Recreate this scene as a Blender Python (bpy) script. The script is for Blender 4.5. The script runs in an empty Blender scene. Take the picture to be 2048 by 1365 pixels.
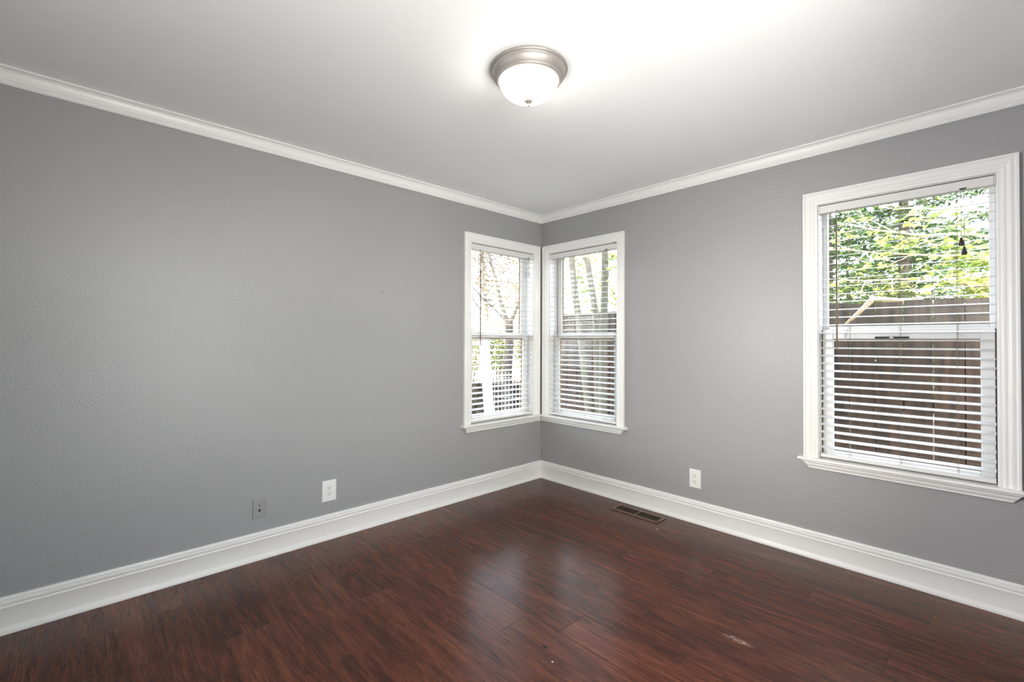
import bpy, bmesh, math, random
from mathutils import Vector, Matrix
C = bpy.context.scene.collection
scene = bpy.context.scene
random.seed(7)
R = math.radians

# ------------------------------------------------------------------ camera, world, lights, exposure
CAM = Vector((2.9514, -3.1615, 1.2653))
cd = bpy.data.cameras.new('camera'); cam = bpy.data.objects.new('camera', cd); C.objects.link(cam)
yaw, pitch, roll = 0.8138, 0.0112, 0.0038
fwd = Vector((-math.sin(yaw)*math.cos(pitch), math.cos(yaw)*math.cos(pitch), math.sin(pitch)))
rt = Vector((math.cos(yaw), math.sin(yaw), 0)); up = rt.cross(fwd)
r2 = rt*math.cos(roll)+up*math.sin(roll); u2 = -rt*math.sin(roll)+up*math.cos(roll)
m = Matrix((r2, u2, -fwd)).transposed().to_4x4(); m.translation = CAM
cam.matrix_world = m
cd.sensor_width = 36.0; cd.sensor_fit = 'HORIZONTAL'
cd.lens = 920.17*36/2048
cd.shift_x = -0.055/2048; cd.shift_y = -9.73/2048
cd.clip_start = 0.02; cd.clip_end = 300
scene.camera = cam

w = bpy.data.worlds.new('sky'); scene.world = w; w.use_nodes = True
wn = w.node_tree; wn.nodes.clear()
so = wn.nodes.new('ShaderNodeOutputWorld'); sb = wn.nodes.new('ShaderNodeBackground')
sky = wn.nodes.new('ShaderNodeTexSky'); sky.sky_type = 'NISHITA'; sky.sun_disc = False
sky.sun_elevation = R(32); sky.sun_rotation = R(149); sky.air_density = 1.0; sky.dust_density = 3.0; sky.ozone_density = 1.0
sb.inputs['Strength'].default_value = 0.92
hz = wn.nodes.new('ShaderNodeMix'); hz.data_type = 'RGBA'; hz.inputs['Factor'].default_value = 0.6; hz.inputs['B'].default_value = (3.2, 3.3, 3.4, 1)
wn.links.new(sky.outputs[0], hz.inputs['A']); wn.links.new(hz.outputs['Result'], sb.inputs['Color']); wn.links.new(sb.outputs[0], so.inputs['Surface'])

sl = bpy.data.lights.new('sun', 'SUN'); sl.energy = 5.0; sl.angle = R(0.6); sl.color = (1.0, 0.93, 0.82)
sun = bpy.data.objects.new('sun', sl); C.objects.link(sun)
sdir = Vector((0.45, -0.75, 0.53)).normalized()           # towards the sun, behind the house
sun.rotation_euler = sdir.to_track_quat('Z', 'Y').to_euler(); sun.location = (3, -12, 9)

# added fill light, unseen, shining through the added window in the side wall
fl = bpy.data.lights.new('side_fill_light', 'AREA'); fl.shape = 'RECTANGLE'; fl.size = 2.6; fl.size_y = 1.8; fl.energy = 92; fl.color = (1.0, 0.985, 0.962)
fo = bpy.data.objects.new('side_fill_light', fl); C.objects.link(fo)
fo.location = (3.16+1.40, -3.15, 1.25); fo.rotation_euler = Vector((1, -0.62, -0.10)).to_track_quat('Z', 'Y').to_euler()

# added unseen fill light behind the camera, turned to the window wall
hl = bpy.data.lights.new('wall_fill_light', 'AREA'); hl.shape = 'DISK'; hl.size = 0.55; hl.energy = 5.0; hl.spread = R(80); hl.color = (1.0, 0.99, 0.975)
ho = bpy.data.objects.new('wall_fill_light', hl); C.objects.link(ho)
ho.location = (1.05, -3.36, 1.40); ho.rotation_euler = (ho.location-Vector((3.0, 0.0, 1.05))).to_track_quat('Z', 'Y').to_euler()

# second added fill light, turned straight up to brighten the ceiling
ul = bpy.data.lights.new('ceiling_fill_light', 'AREA'); ul.shape = 'DISK'; ul.size = 0.40; ul.energy = 9.0; ul.color = (1.0, 0.99, 0.975)
uo = bpy.data.objects.new('ceiling_fill_light', ul); C.objects.link(uo)
uo.location = (2.80, -3.05, 1.28); uo.rotation_euler = (R(180), 0, 0)

scene.view_settings.view_transform = 'Standard'; scene.view_settings.look = 'None'
scene.view_settings.exposure = 1.54; scene.view_settings.gamma = 1.0; scene.view_settings.use_curve_mapping = False
scene.cycles.use_denoising = True
scene.cycles.max_bounces = 12; scene.cycles.diffuse_bounces = 6; scene.cycles.transparent_max_bounces = 16
scene.cycles.sample_clamp_indirect = 6.0

# ------------------------------------------------------------------ helpers
def srgb(r, g, b):
    f = lambda c: (c/255/12.92) if c/255 <= 0.04045 else ((c/255+0.055)/1.055)**2.4
    return (f(r), f(g), f(b), 1)

def mat(name, color, rough=0.5, metal=0.0, spec=0.5, bump=None, var=None):
    """bump=(scale, strength, distance) ; var=(scale, amount)"""
    m = bpy.data.materials.new(name); m.use_nodes = True
    nt = m.node_tree; b = nt.nodes['Principled BSDF']
    b.inputs['Base Color'].default_value = color; b.inputs['Roughness'].default_value = rough
    b.inputs['Metallic'].default_value = metal; b.inputs['Specular IOR Level'].default_value = spec
    tc = None
    if bump or var:
        tc = nt.nodes.new('ShaderNodeNewGeometry')
    if var:
        n = nt.nodes.new('ShaderNodeTexNoise'); n.inputs['Scale'].default_value = var[0]; n.inputs['Detail'].default_value = 5
        nt.links.new(tc.outputs['Position'], n.inputs['Vector'])
        mp = nt.nodes.new('ShaderNodeMapRange'); mp.inputs['To Min'].default_value = 1-var[1]; mp.inputs['To Max'].default_value = 1+var[1]
        nt.links.new(n.outputs['Fac'], mp.inputs['Value'])
        mx = nt.nodes.new('ShaderNodeMix'); mx.data_type = 'RGBA'; mx.blend_type = 'MULTIPLY'; mx.inputs['Factor'].default_value = 1
        mx.inputs['A'].default_value = color
        nt.links.new(mp.outputs[0], mx.inputs['B']); nt.links.new(mx.outputs['Result'], b.inputs['Base Color'])
    if bump:
        n = nt.nodes.new('ShaderNodeTexNoise'); n.inputs['Scale'].default_value = bump[0]; n.inputs['Detail'].default_value = 3
        nt.links.new(tc.outputs['Position'], n.inputs['Vector'])
        bp = nt.nodes.new('ShaderNodeBump'); bp.inputs['Strength'].default_value = bump[1]; bp.inputs['Distance'].default_value = bump[2]
        nt.links.new(n.outputs['Fac'], bp.inputs['Height']); nt.links.new(bp.outputs['Normal'], b.inputs['Normal'])
    return m

def finish(bm, recalc=True):
    if recalc: bmesh.ops.recalc_face_normals(bm, faces=bm.faces[:])
    return bm

def wloc(o):
    v = Vector((0, 0, 0))
    while o is not None:
        v = v+o.location; o = o.parent
    return v

def obj(name, bm, m, parent=None, smooth=False, origin=None, recalc=True):
    """One mesh object built from world-space geometry; parents only ever translate."""
    finish(bm, recalc)
    base = wloc(parent) if parent else Vector((0, 0, 0))
    if origin is None:
        origin = base if parent else Vector((0, 0, 0))
    origin = Vector(origin)
    bmesh.ops.translate(bm, verts=bm.verts[:], vec=-origin)
    me = bpy.data.meshes.new(name); bm.to_mesh(me); bm.free()
    for mm in (m if isinstance(m, (list, tuple)) else [m]): me.materials.append(mm)
    if smooth:
        for p in me.polygons: p.use_smooth = True
        if smooth != 'all': me.set_sharp_from_angle(angle=R(smooth if smooth is not True else 35))
    o = bpy.data.objects.new(name, me); C.objects.link(o)
    o.location = origin-base
    if parent: o.parent = parent
    return o

def empty(name, loc):
    o = bpy.data.objects.new(name, None); C.objects.link(o); o.location = loc; o.empty_display_size = 0.1
    return o

def tag(o, label=None, cat=None, group=None, kind=None):
    if label: o['label'] = label
    if cat: o['category'] = cat
    if group: o['group'] = group
    if kind: o['kind'] = kind
    return o

def box(bm, x0, x1, y0, y1, z0, z1, bevel=0.0, mi=0, f=None):
    f = f or (lambda u, d, z: (u, d, z))
    vs = [bm.verts.new(f(x, y, z)) for x in (x0, x1) for y in (y0, y1) for z in (z0, z1)]
    fs = [bm.faces.new([vs[i] for i in q]) for q in ((0, 1, 3, 2), (4, 6, 7, 5), (0, 4, 5, 1), (2, 3, 7, 6), (0, 2, 6, 4), (1, 5, 7, 3))]
    for q in fs: q.material_index = mi
    if bevel:
        bmesh.ops.recalc_face_normals(bm, faces=fs)
        es = list({e for q in fs for e in q.edges})
        bmesh.ops.bevel(bm, geom=es, offset=bevel, segments=2, affect='EDGES', profile=0.5)
    return fs

def loft(bm, rings, closed_ring=True, caps=True, mi=0):
    vr = [[bm.verts.new(p) for p in r] for r in rings]
    n = len(vr[0])
    for a, b in zip(vr, vr[1:]):
        for i in range(n if closed_ring else n-1):
            j = (i+1) % n
            bm.faces.new((a[i], a[j], b[j], b[i])).material_index = mi
    if caps and closed_ring:
        bm.faces.new(vr[0][::-1]).material_index = mi; bm.faces.new(vr[-1]).material_index = mi
    return vr

def tube(bm, pts, rad, seg=8, mi=0):
    pts = [Vector(p) for p in pts]
    rads = rad if isinstance(rad, (list, tuple)) else [rad]*len(pts)
    rings = []
    ref = Vector((0.31, 0.17, 1)) if abs((pts[-1]-pts[0]).normalized().z) < 0.9 else Vector((1, 0.2, 0))
    for i, p in enumerate(pts):
        t = (pts[min(i+1, len(pts)-1)]-pts[max(i-1, 0)]).normalized()
        a = t.cross(ref).normalized(); b = t.cross(a)
        rings.append([p+(a*math.cos(2*math.pi*k/seg)+b*math.sin(2*math.pi*k/seg))*rads[i] for k in range(seg)])
    loft(bm, rings, mi=mi)

def lathe(bm, prof, cx, cy, seg=64):
    rings = []
    for k in range(seg):
        a = 2*math.pi*k/seg
        rings.append([bm.verts.new((cx+r*math.cos(a), cy+r*math.sin(a), z)) for r, z in prof])
    for k in range(seg):
        A, B = rings[k], rings[(k+1) % seg]
        for i in range(len(prof)-1):
            bm.faces.new((A[i], B[i], B[i+1], A[i+1]))
    bmesh.ops.remove_doubles(bm, verts=bm.verts[:], dist=1e-6)

# wall frames: (u along the wall from the corner, d into the room, z)
FR = lambda u, d, z: (u, -d, z)      # right wall, plane y = 0
FL = lambda u, d, z: (d, -u, z)      # left wall, plane x = 0
FS = lambda u, d, z: (RX-d, -u, z)   # side wall, plane x = RX

RX, RY, CH, WT = 3.16, 3.56, 2.44, 0.16    # room size, wall thickness

# ------------------------------------------------------------------ materials
def wall_paint():
    m = bpy.data.materials.new('grey_wall_paint'); m.use_nodes = True
    nt = m.node_tree; b = nt.nodes['Principled BSDF']; L = nt.links
    g = nt.nodes.new('ShaderNodeNewGeometry')
    b.inputs['Roughness'].default_value = 0.40; b.inputs['Specular IOR Level'].default_value = 0.5
    n = nt.nodes.new('ShaderNodeTexNoise'); n.inputs['Scale'].default_value = 85; n.inputs['Detail'].default_value = 2.5
    n2 = nt.nodes.new('ShaderNodeTexNoise'); n2.inputs['Scale'].default_value = 9; n2.inputs['Detail'].default_value = 3
    for k in (n, n2): L.new(g.outputs['Position'], k.inputs['Vector'])
    mr = nt.nodes.new('ShaderNodeMapRange'); mr.inputs['From Min'].default_value = 0.45; mr.inputs['From Max'].default_value = 0.75
    L.new(n.outputs['Fac'], mr.inputs['Value'])
    ad = nt.nodes.new('ShaderNodeMath'); ad.operation = 'MULTIPLY_ADD'; ad.inputs[1].default_value = 0.6
    L.new(n2.outputs['Fac'], ad.inputs[0]); L.new(mr.outputs[0], ad.inputs[2])
    bp = nt.nodes.new('ShaderNodeBump'); bp.inputs['Strength'].default_value = 0.16; bp.inputs['Distance'].default_value = 0.003
    L.new(ad.outputs[0], bp.inputs['Height']); L.new(bp.outputs['Normal'], b.inputs['Normal'])
    col = srgb(156, 156, 157)
    prev = None
    # two faint scuffs left on the left wall
    for p, rad, s in (((0, -1.618, 1.604), 0.022, 0.80), ((0, -1.295, 0.576), 0.02, 0.86)):
        ds = nt.nodes.new('ShaderNodeVectorMath'); ds.operation = 'DISTANCE'; ds.inputs[1].default_value = p
        L.new(g.outputs['Position'], ds.inputs[0])
        mp = nt.nodes.new('ShaderNodeMapRange'); mp.interpolation_type = 'SMOOTHSTEP'
        mp.inputs['From Min'].default_value = 0; mp.inputs['From Max'].default_value = rad
        mp.inputs['To Min'].default_value = s; mp.inputs['To Max'].default_value = 1
        L.new(ds.outputs['Value'], mp.inputs['Value'])
        mx = nt.nodes.new('ShaderNodeMix'); mx.data_type = 'RGBA'; mx.blend_type = 'MULTIPLY'; mx.inputs['Factor'].default_value = 1
        if prev is None: mx.inputs['A'].default_value = col
        else: L.new(prev, mx.inputs['A'])
        L.new(mp.outputs[0], mx.inputs['B']); prev = mx.outputs['Result']
    L.new(prev, b.inputs['Base Color'])
    return m

def floor_wood():
    m = bpy.data.materials.new('dark_red_plank_flooring'); m.use_nodes = True
    nt = m.node_tree; b = nt.nodes['Principled BSDF']; L = nt.links; N = nt.nodes.new
    def math_(op, a, bb=None, c=None):
        k = N('ShaderNodeMath'); k.operation = op
        for i, v in enumerate((a, bb, c)):
            if v is None: continue
            if isinstance(v, (int, float)): k.inputs[i].default_value = v
            else: L.new(v, k.inputs[i])
        return k.outputs[0]
    g = N('ShaderNodeNewGeometry'); sp = N('ShaderNodeSeparateXYZ'); L.new(g.outputs['Position'], sp.inputs[0])
    X, Y = sp.outputs[0], sp.outputs[1]
    PW, PL = 0.18, 1.22
    ry = math_('DIVIDE', math_('ADD', Y, 0.904+PW*20), PW)          # row 20 starts at y=-0.904
    row = math_('FLOOR', ry); fy = math_('SUBTRACT', ry, row)
    # end joints seen in the photograph, other rows staggered
    joints = {19: 2.417, 18: 1.817, 17: 2.08, 16: 1.63, 15: 1.45}
    ramp = N('ShaderNodeValToRGB'); ramp.color_ramp.interpolation = 'CONSTANT'
    el = ramp.color_ramp.elements
    while len(el) > 1: el.remove(el[-1])
    for i in range(0, 30):
        off = joints.get(i, (i*0.437) % 1.22) % 1.22
        e = el[0] if i == 0 else el.new((i-0.5)/30)
        e.position = max(0, (i-0.5)/30)
        e.color = (off/1.22,)*3+(1,)
    L.new(math_('DIVIDE', row, 30), ramp.inputs[0])
    off = math_('MULTIPLY', ramp.outputs[0], 1.22)
    cx = math_('DIVIDE', math_('SUBTRACT', X, off), PL)
    col = math_('FLOOR', cx); fx = math_('SUBTRACT', cx, col)
    wn_ = N('ShaderNodeTexWhiteNoise'); wn_.noise_dimensions = '2D'
    cb = N('ShaderNodeCombineXYZ'); L.new(row, cb.inputs[0]); L.new(col, cb.inputs[1]); L.new(cb.outputs[0], wn_.inputs['Vector'])
    rnd = wn_.outputs['Value']
    def grain(sx, sy, scale, detail, dist, rough=0.6):
        c = N('ShaderNodeCombineXYZ')
        L.new(math_('MULTIPLY_ADD', X, sx, math_('MULTIPLY', rnd, 37.0)), c.inputs[0])
        L.new(math_('MULTIPLY_ADD', Y, sy, math_('MULTIPLY', rnd, 11.0)), c.inputs[1])
        L.new(math_('MULTIPLY', rnd, 23.0), c.inputs[2])
        n = N('ShaderNodeTexNoise'); n.inputs['Scale'].default_value = scale; n.inputs['Detail'].default_value = detail
        n.inputs['Distortion'].default_value = dist; n.inputs['Roughness'].default_value = rough
        L.new(c.outputs[0], n.inputs['Vector']); return n.outputs['Fac']
    broad = grain(1.5, 12.0, 1.6, 7, 1.1)
    fine = grain(4.5, 85.0, 1.5, 6, 0.8, 0.68)
    fleck = grain(16.0, 130.0, 1.0, 3, 0.3)
    v = math_('ADD', math_('MULTIPLY', broad, 0.52), math_('MULTIPLY', fine, 0.60))
    v = math_('ADD', v, math_('MULTIPLY', math_('SUBTRACT', rnd, 0.5), 0.09))
    cr = N('ShaderNodeValToRGB'); e = cr.color_ramp.elements
    e[0].position = 0.33; e[0].color = FLOOR_COLS[0]
    e[1].position = 0.80; e[1].color = FLOOR_COLS[3]
    k = e.new(0.50); k.color = FLOOR_COLS[1]
    k = e.new(0.62); k.color = FLOOR_COLS[2]
    L.new(v, cr.inputs[0])
    fl_ = N('ShaderNodeMapRange'); fl_.inputs['From Min'].default_value = 0.30; fl_.inputs['From Max'].default_value = 0.44
    fl_.inputs['To Min'].default_value = 0.55; fl_.inputs['To Max'].default_value = 1.0; L.new(fleck, fl_.inputs['Value'])
    mx = N('ShaderNodeMix'); mx.data_type = 'RGBA'; mx.blend_type = 'MULTIPLY'; mx.inputs['Factor'].default_value = 1
    L.new(cr.outputs[0], mx.inputs['A']); L.new(fl_.outputs[0], mx.inputs['B'])
    # seams
    sy_ = math_('MINIMUM', fy, math_('SUBTRACT', 1.0, fy)); sx_ = math_('MINIMUM', fx, math_('SUBTRACT', 1.0, fx))
    s1 = N('ShaderNodeMapRange'); s1.inputs['From Max'].default_value = 0.010; L.new(sy_, s1.inputs['Value'])
    s2 = N('ShaderNodeMapRange'); s2.inputs['From Max'].default_value = 0.0016; L.new(sx_, s2.inputs['Value'])
    seam = math_('MINIMUM', s1.outputs[0], s2.outputs[0])
    sd = math_('MULTIPLY_ADD', seam, 0.55, 0.45)
    mx2 = N('ShaderNodeMix'); mx2.data_type = 'RGBA'; mx2.blend_type = 'MULTIPLY'; mx2.inputs['Factor'].default_value = 1
    L.new(mx.outputs['Result'], mx2.inputs['A']); L.new(sd, mx2.inputs['B'])
    cur = mx2.outputs['Result']
    # wear: pale scuff across a joint, dark knot, pale specks
    def spot(cxx, cyy, ax, ay, color, hard, rag=0.0):
        nonlocal cur
        dx = math_('DIVIDE', math_('SUBTRACT', X, cxx), ax); dy = math_('DIVIDE', math_('SUBTRACT', Y, cyy), ay)
        d = math_('SQRT', math_('ADD', math_('MULTIPLY', dx, dx), math_('MULTIPLY', dy, dy)))
        mp = N('ShaderNodeMapRange'); mp.interpolation_type = 'SMOOTHSTEP'
        mp.inputs['From Min'].default_value = hard; mp.inputs['From Max'].default_value = 1; mp.inputs['To Min'].default_value = 1; mp.inputs['To Max'].default_value = 0
        L.new(d, mp.inputs['Value']); f = mp.outputs[0]
        if rag:
            c = N('ShaderNodeCombineXYZ'); L.new(math_('MULTIPLY', X, 60), c.inputs[0]); L.new(math_('MULTIPLY', Y, 260), c.inputs[1])
            n = N('ShaderNodeTexNoise'); n.inputs['Scale'].default_value = 1.0; n.inputs['Detail'].default_value = 3; L.new(c.outputs[0], n.inputs['Vector'])
            q = N('ShaderNodeMapRange'); q.inputs['From Min'].default_value = 0.47; q.inputs['From Max'].default_value = 0.6; L.new(n.outputs['Fac'], q.inputs['Value'])
            f = math_('MULTIPLY', f, q.outputs[0])
        x = N('ShaderNodeMix'); x.data_type = 'RGBA'; L.new(f, x.inputs['Factor']); L.new(cur, x.inputs['A']); x.inputs['B'].default_value = color
        cur = x.outputs['Result']
    spot(2.185, -1.112, 0.085, 0.022, srgb(190, 160, 145), 0.2, rag=1)
    spot(1.653, -1.741, 0.026, 0.018, (0.01, 0.006, 0.005, 1), 0.1)
    spot(1.734, -1.785, 0.006, 0.004, srgb(225, 205, 195), 0.5)
    spot(1.36, -0.30, 0.007, 0.006, srgb(225, 205, 195), 0.5)
    L.new(cur, b.inputs['Base Color'])
    rg = N('ShaderNodeMapRange'); rg.inputs['To Min'].default_value = 0.14; rg.inputs['To Max'].default_value = 0.28; L.new(fine, rg.inputs['Value'])
    L.new(rg.outputs[0], b.inputs['Roughness']); b.inputs['Specular IOR Level'].default_value = 0.30
    # hand-scraped ripples + grain + seams
    c = N('ShaderNodeCombineXYZ'); L.new(math_('MULTIPLY', X, 7), c.inputs[0]); L.new(math_('MULTIPLY', Y, 16), c.inputs[1]); L.new(math_('MULTIPLY', rnd, 9), c.inputs[2])
    rip = N('ShaderNodeTexNoise'); rip.inputs['Scale'].default_value = 1.0; rip.inputs['Detail'].default_value = 2; L.new(c.outputs[0], rip.inputs['Vector'])
    hgt = math_('ADD', math_('MULTIPLY', fine, 0.35), math_('MULTIPLY', seam, 0.5))
    hgt = math_('ADD', hgt, math_('MULTIPLY', rip.outputs['Fac'], 0.9))
    hgt = math_('ADD', hgt, math_('MULTIPLY', fleck, 0.2))
    bp = N('ShaderNodeBump'); bp.inputs['Strength'].default_value = 0.35; bp.inputs['Distance'].default_value = 0.0022
    L.new(hgt, bp.inputs['Height']); L.new(bp.outputs['Normal'], b.inputs['Normal'])
    return m

FLOOR_COLS = [(0.020, 0.0066, 0.0042, 1), (0.068, 0.0195, 0.0105, 1), (0.122, 0.0365, 0.0190, 1), (0.218, 0.071, 0.032, 1)]

def glass_mat():
    m = bpy.data.materials.new('window_glass'); m.use_nodes = True
    nt = m.node_tree; nt.nodes.clear(); N = nt.nodes.new; L = nt.links
    o = N('ShaderNodeOutputMaterial'); mix = N('ShaderNodeMixShader'); t = N('ShaderNodeBsdfTransparent'); g = N('ShaderNodeBsdfGlossy')
    t.inputs[0].default_value = (0.97, 0.985, 0.975, 1); g.inputs['Roughness'].default_value = 0.02
    lw = N('ShaderNodeLayerWeight'); p = N('ShaderNodeMath'); p.operation = 'POWER'; p.inputs[1].default_value = 5
    ma = N('ShaderNodeMath'); ma.operation = 'MULTIPLY_ADD'; ma.inputs[1].default_value = 0.9; ma.inputs[2].default_value = 0.035
    L.new(lw.outputs['Facing'], p.inputs[0]); L.new(p.outputs[0], ma.inputs[0]); L.new(ma.outputs[0], mix.inputs[0])
    L.new(t.outputs[0], mix.inputs[1]); L.new(g.outputs[0], mix.inputs[2]); L.new(mix.outputs[0], o.inputs['Surface'])
    return m

def leaf_mat(name, c1, c2, trans=0.45):
    m = bpy.data.materials.new(name); m.use_nodes = True
    nt = m.node_tree; nt.nodes.clear(); N = nt.nodes.new; L = nt.links
    o = N('ShaderNodeOutputMaterial'); mix = N('ShaderNodeMixShader'); mix.inputs[0].default_value = trans
    d = N('ShaderNodeBsdfPrincipled'); d.inputs['Roughness'].default_value = 0.45; t = N('ShaderNodeBsdfTranslucent')
    g = N('ShaderNodeNewGeometry'); n = N('ShaderNodeTexNoise'); n.inputs['Scale'].default_value = 6.0; n.inputs['Detail'].default_value = 4
    L.new(g.outputs['Position'], n.inputs['Vector'])
    r = N('ShaderNodeValToRGB'); r.color_ramp.elements[0].color = c1; r.color_ramp.elements[1].color = c2
    r.color_ramp.elements[0].position = 0.38; r.color_ramp.elements[1].position = 0.62
    L.new(n.outputs['Fac'], r.inputs[0]); L.new(r.outputs[0], d.inputs['Base Color']); L.new(r.outputs[0], t.inputs['Color'])
    L.new(d.outputs[0], mix.inputs[1]); L.new(t.outputs[0], mix.inputs[2]); L.new(mix.outputs[0], o.inputs['Surface'])
    return m

def wood_fence_mat():
    m = bpy.data.materials.new('weathered_fence_wood'); m.use_nodes = True
    nt = m.node_tree; b = nt.nodes['Principled BSDF']; N = nt.nodes.new; L = nt.links
    g = N('ShaderNodeNewGeometry'); mp = N('ShaderNodeMapping'); mp.inputs['Scale'].default_value = (14, 14, 1.6)
    L.new(g.outputs['Position'], mp.inputs['Vector'])
    n = N('ShaderNodeTexNoise'); n.inputs['Scale'].default_value = 1.6; n.inputs['Detail'].default_value = 7; n.inputs['Distortion'].default_value = 0.5
    L.new(mp.outputs[0], n.inputs['Vector'])
    r = N('ShaderNodeValToRGB'); e = r.color_ramp.elements
    e[0].position = 0.30; e[0].color = srgb(26, 19, 14); e[1].position = 0.72; e[1].color = srgb(74, 54, 40)
    L.new(n.outputs['Fac'], r.inputs[0])
    # greyer where the boards have weathered, in the top hand's breadth
    sp = N('ShaderNodeSeparateXYZ'); L.new(g.outputs['Position'], sp.inputs[0])
    q = N('ShaderNodeMapRange'); q.inputs['From Min'].default_value = 1.05; q.inputs['From Max'].default_value = 1.55; L.new(sp.outputs[2], q.inputs['Value'])
    mx = N('ShaderNodeMix'); mx.data_type = 'RGBA'; L.new(q.outputs[0], mx.inputs['Factor']); L.new(r.outputs[0], mx.inputs['A'])
    r2_ = N('ShaderNodeValToRGB'); r2_.color_ramp.elements[0].color = srgb(40, 35, 30); r2_.color_ramp.elements[1].color = srgb(92, 83, 74)
    r2_.color_ramp.elements[0].position = 0.3; r2_.color_ramp.elements[1].position = 0.72
    L.new(n.outputs['Fac'], r2_.inputs[0]); L.new(r2_.outputs[0], mx.inputs['B'])
    L.new(mx.outputs['Result'], b.inputs['Base Color']); b.inputs['Roughness'].default_value = 0.85
    return m

def emit_mat(name, col, s):
    m = bpy.data.materials.new(name); m.use_nodes = True; nt = m.node_tree; nt.nodes.clear()
    o = nt.nodes.new('ShaderNodeOutputMaterial'); e = nt.nodes.new('ShaderNodeEmission')
    e.inputs[0].default_value = col; e.inputs[1].default_value = s; nt.links.new(e.outputs[0], o.inputs['Surface']); return m

M_wall = wall_paint()
M_ceil = mat('white_ceiling_paint', srgb(244, 244, 244), 0.75, spec=0.25, bump=(95, 0.2, 0.003))
M_trim = mat('white_trim_paint', srgb(234, 233, 231), 0.32)
M_sash = mat('white_sash_paint', srgb(224, 224, 223), 0.35)
M_slat = mat('white_blind_slat', srgb(222, 222, 222), 0.38)
M_rail = mat('white_blind_rail', srgb(222, 221, 219), 0.35)
M_floor = floor_wood()
M_glass = glass_mat()
M_cord = mat('beige_blind_cord', srgb(118, 104, 80), 0.8)
M_wand = mat('backlit_brown_wand', srgb(112, 84, 60), 0.3)  # backlit darkness of the clear wand painted into its colour
M_dark = mat('dark_gap_rubber', srgb(52, 50, 50), 0.7)
M_tassel_backlit = mat('silhouette_brown_tassel', srgb(48, 34, 26), 0.4)  # silhouette against the bright window painted into the tassel colour
M_tassel_white = mat('white_tassel', srgb(200, 200, 202), 0.4)
M_fringe = mat('brown_edge_fringe', srgb(150, 112, 74), 0.6)  # brown light fringing at the glass edge, painted onto added strips
M_nickel = mat('brushed_nickel', srgb(172, 166, 161), 0.5, metal=0.7)
M_shade = emit_mat('lit_frosted_glass', (1.0, 0.94, 0.86, 1), 8.0)
M_plate = mat('white_plastic_plate', srgb(232, 231, 228), 0.35)
M_gplate = mat('grey_painted_plate', srgb(150, 150, 150), 0.42)
M_hole = mat('black_slot', srgb(40, 38, 37), 0.8)
M_vent = mat('bronze_register_metal', srgb(104, 80, 66), 0.42, metal=0.25)
M_ventdark = mat('dark_duct', srgb(14, 11, 10), 0.9)
M_fence = wood_fence_mat()
M_bark = mat('grey_green_bark', srgb(112, 108, 94), 0.9, var=(14, 0.45), bump=(40, 0.5, 0.01))
M_barkdark = mat('dark_bark', srgb(70, 64, 58), 0.9, var=(14, 0.4))
M_twig = mat('pale_twig', srgb(176, 158, 134), 0.8)
M_soil = mat('garden_soil', srgb(66, 56, 48), 0.95, var=(5, 0.6))
M_ext = mat('exterior_siding', srgb(205, 200, 190), 0.8)
M_roof = mat('grey_roofing', srgb(120, 116, 112), 0.9)
M_white = mat('weathered_white_paint', srgb(214, 218, 226), 0.6)
M_pale = mat('pale_stucco', srgb(150, 140, 130), 0.9)
M_broad = leaf_mat('broad_leaf', (0.13, 0.21, 0.035, 1), (0.52, 0.55, 0.18, 1), 0.45)
M_conif = leaf_mat('conifer_spray', (0.022, 0.070, 0.024, 1), (0.10, 0.155, 0.040, 1), 0.3)
M_autumn = leaf_mat('autumn_leaf', (0.13, 0.075, 0.03, 1), (0.20, 0.17, 0.06, 1), 0.4)
M_juniper = leaf_mat('juniper_spray', (0.05, 0.095, 0.025, 1), (0.20, 0.20, 0.055, 1), 0.3)
M_tan = leaf_mat('tan_leaf', (0.16, 0.09, 0.045, 1), (0.36, 0.30, 0.11, 1), 0.4)
M_shrub = leaf_mat('shrub_leaf', (0.035, 0.08, 0.02, 1), (0.22, 0.25, 0.07, 1), 0.4)
M_hedge = leaf_mat('dark_hedge_leaf', (0.010, 0.014, 0.008, 1), (0.05, 0.045, 0.03, 1), 0.2)

# ------------------------------------------------------------------ room shell
def wall_with_holes(bm, f, u0, u1, z0, z1, holes, th):
    us = sorted({u0, u1} | {h[0] for h in holes} | {h[1] for h in holes})
    zs = sorted({z0, z1} | {h[2] for h in holes} | {h[3] for h in holes})
    inh = lambda u, z: any(h[0] < u < h[1] and h[2] < z < h[3] for h in holes)
    V = {}
    def v(u, d, z):
        k = (round(u, 5), round(d, 5), round(z, 5))
        if k not in V: V[k] = bm.verts.new(f(u, d, z))
        return V[k]
    solid = {(i, j): not inh((us[i]+us[i+1])/2, (zs[j]+zs[j+1])/2) for i in range(len(us)-1) for j in range(len(zs)-1)}
    for (i, j), s in solid.items():
        if not s: continue
        a, b, c, d = us[i], us[i+1], zs[j], zs[j+1]
        bm.faces.new((v(a, 0, c), v(b, 0, c), v(b, 0, d), v(a, 0, d)))
        bm.faces.new((v(a, -th, c), v(a, -th, d), v(b, -th, d), v(b, -th, c)))
        for di, dj, p, q in ((-1, 0, (a, c), (a, d)), (1, 0, (b, c), (b, d)), (0, -1, (a, c), (b, c)), (0, 1, (a, d), (b, d))):
            if not solid.get((i+di, j+dj), False):
                bm.faces.new((v(p[0], 0, p[1]), v(q[0], 0, q[1]), v(q[0], -th, q[1]), v(p[0], -th, p[1])))

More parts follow.
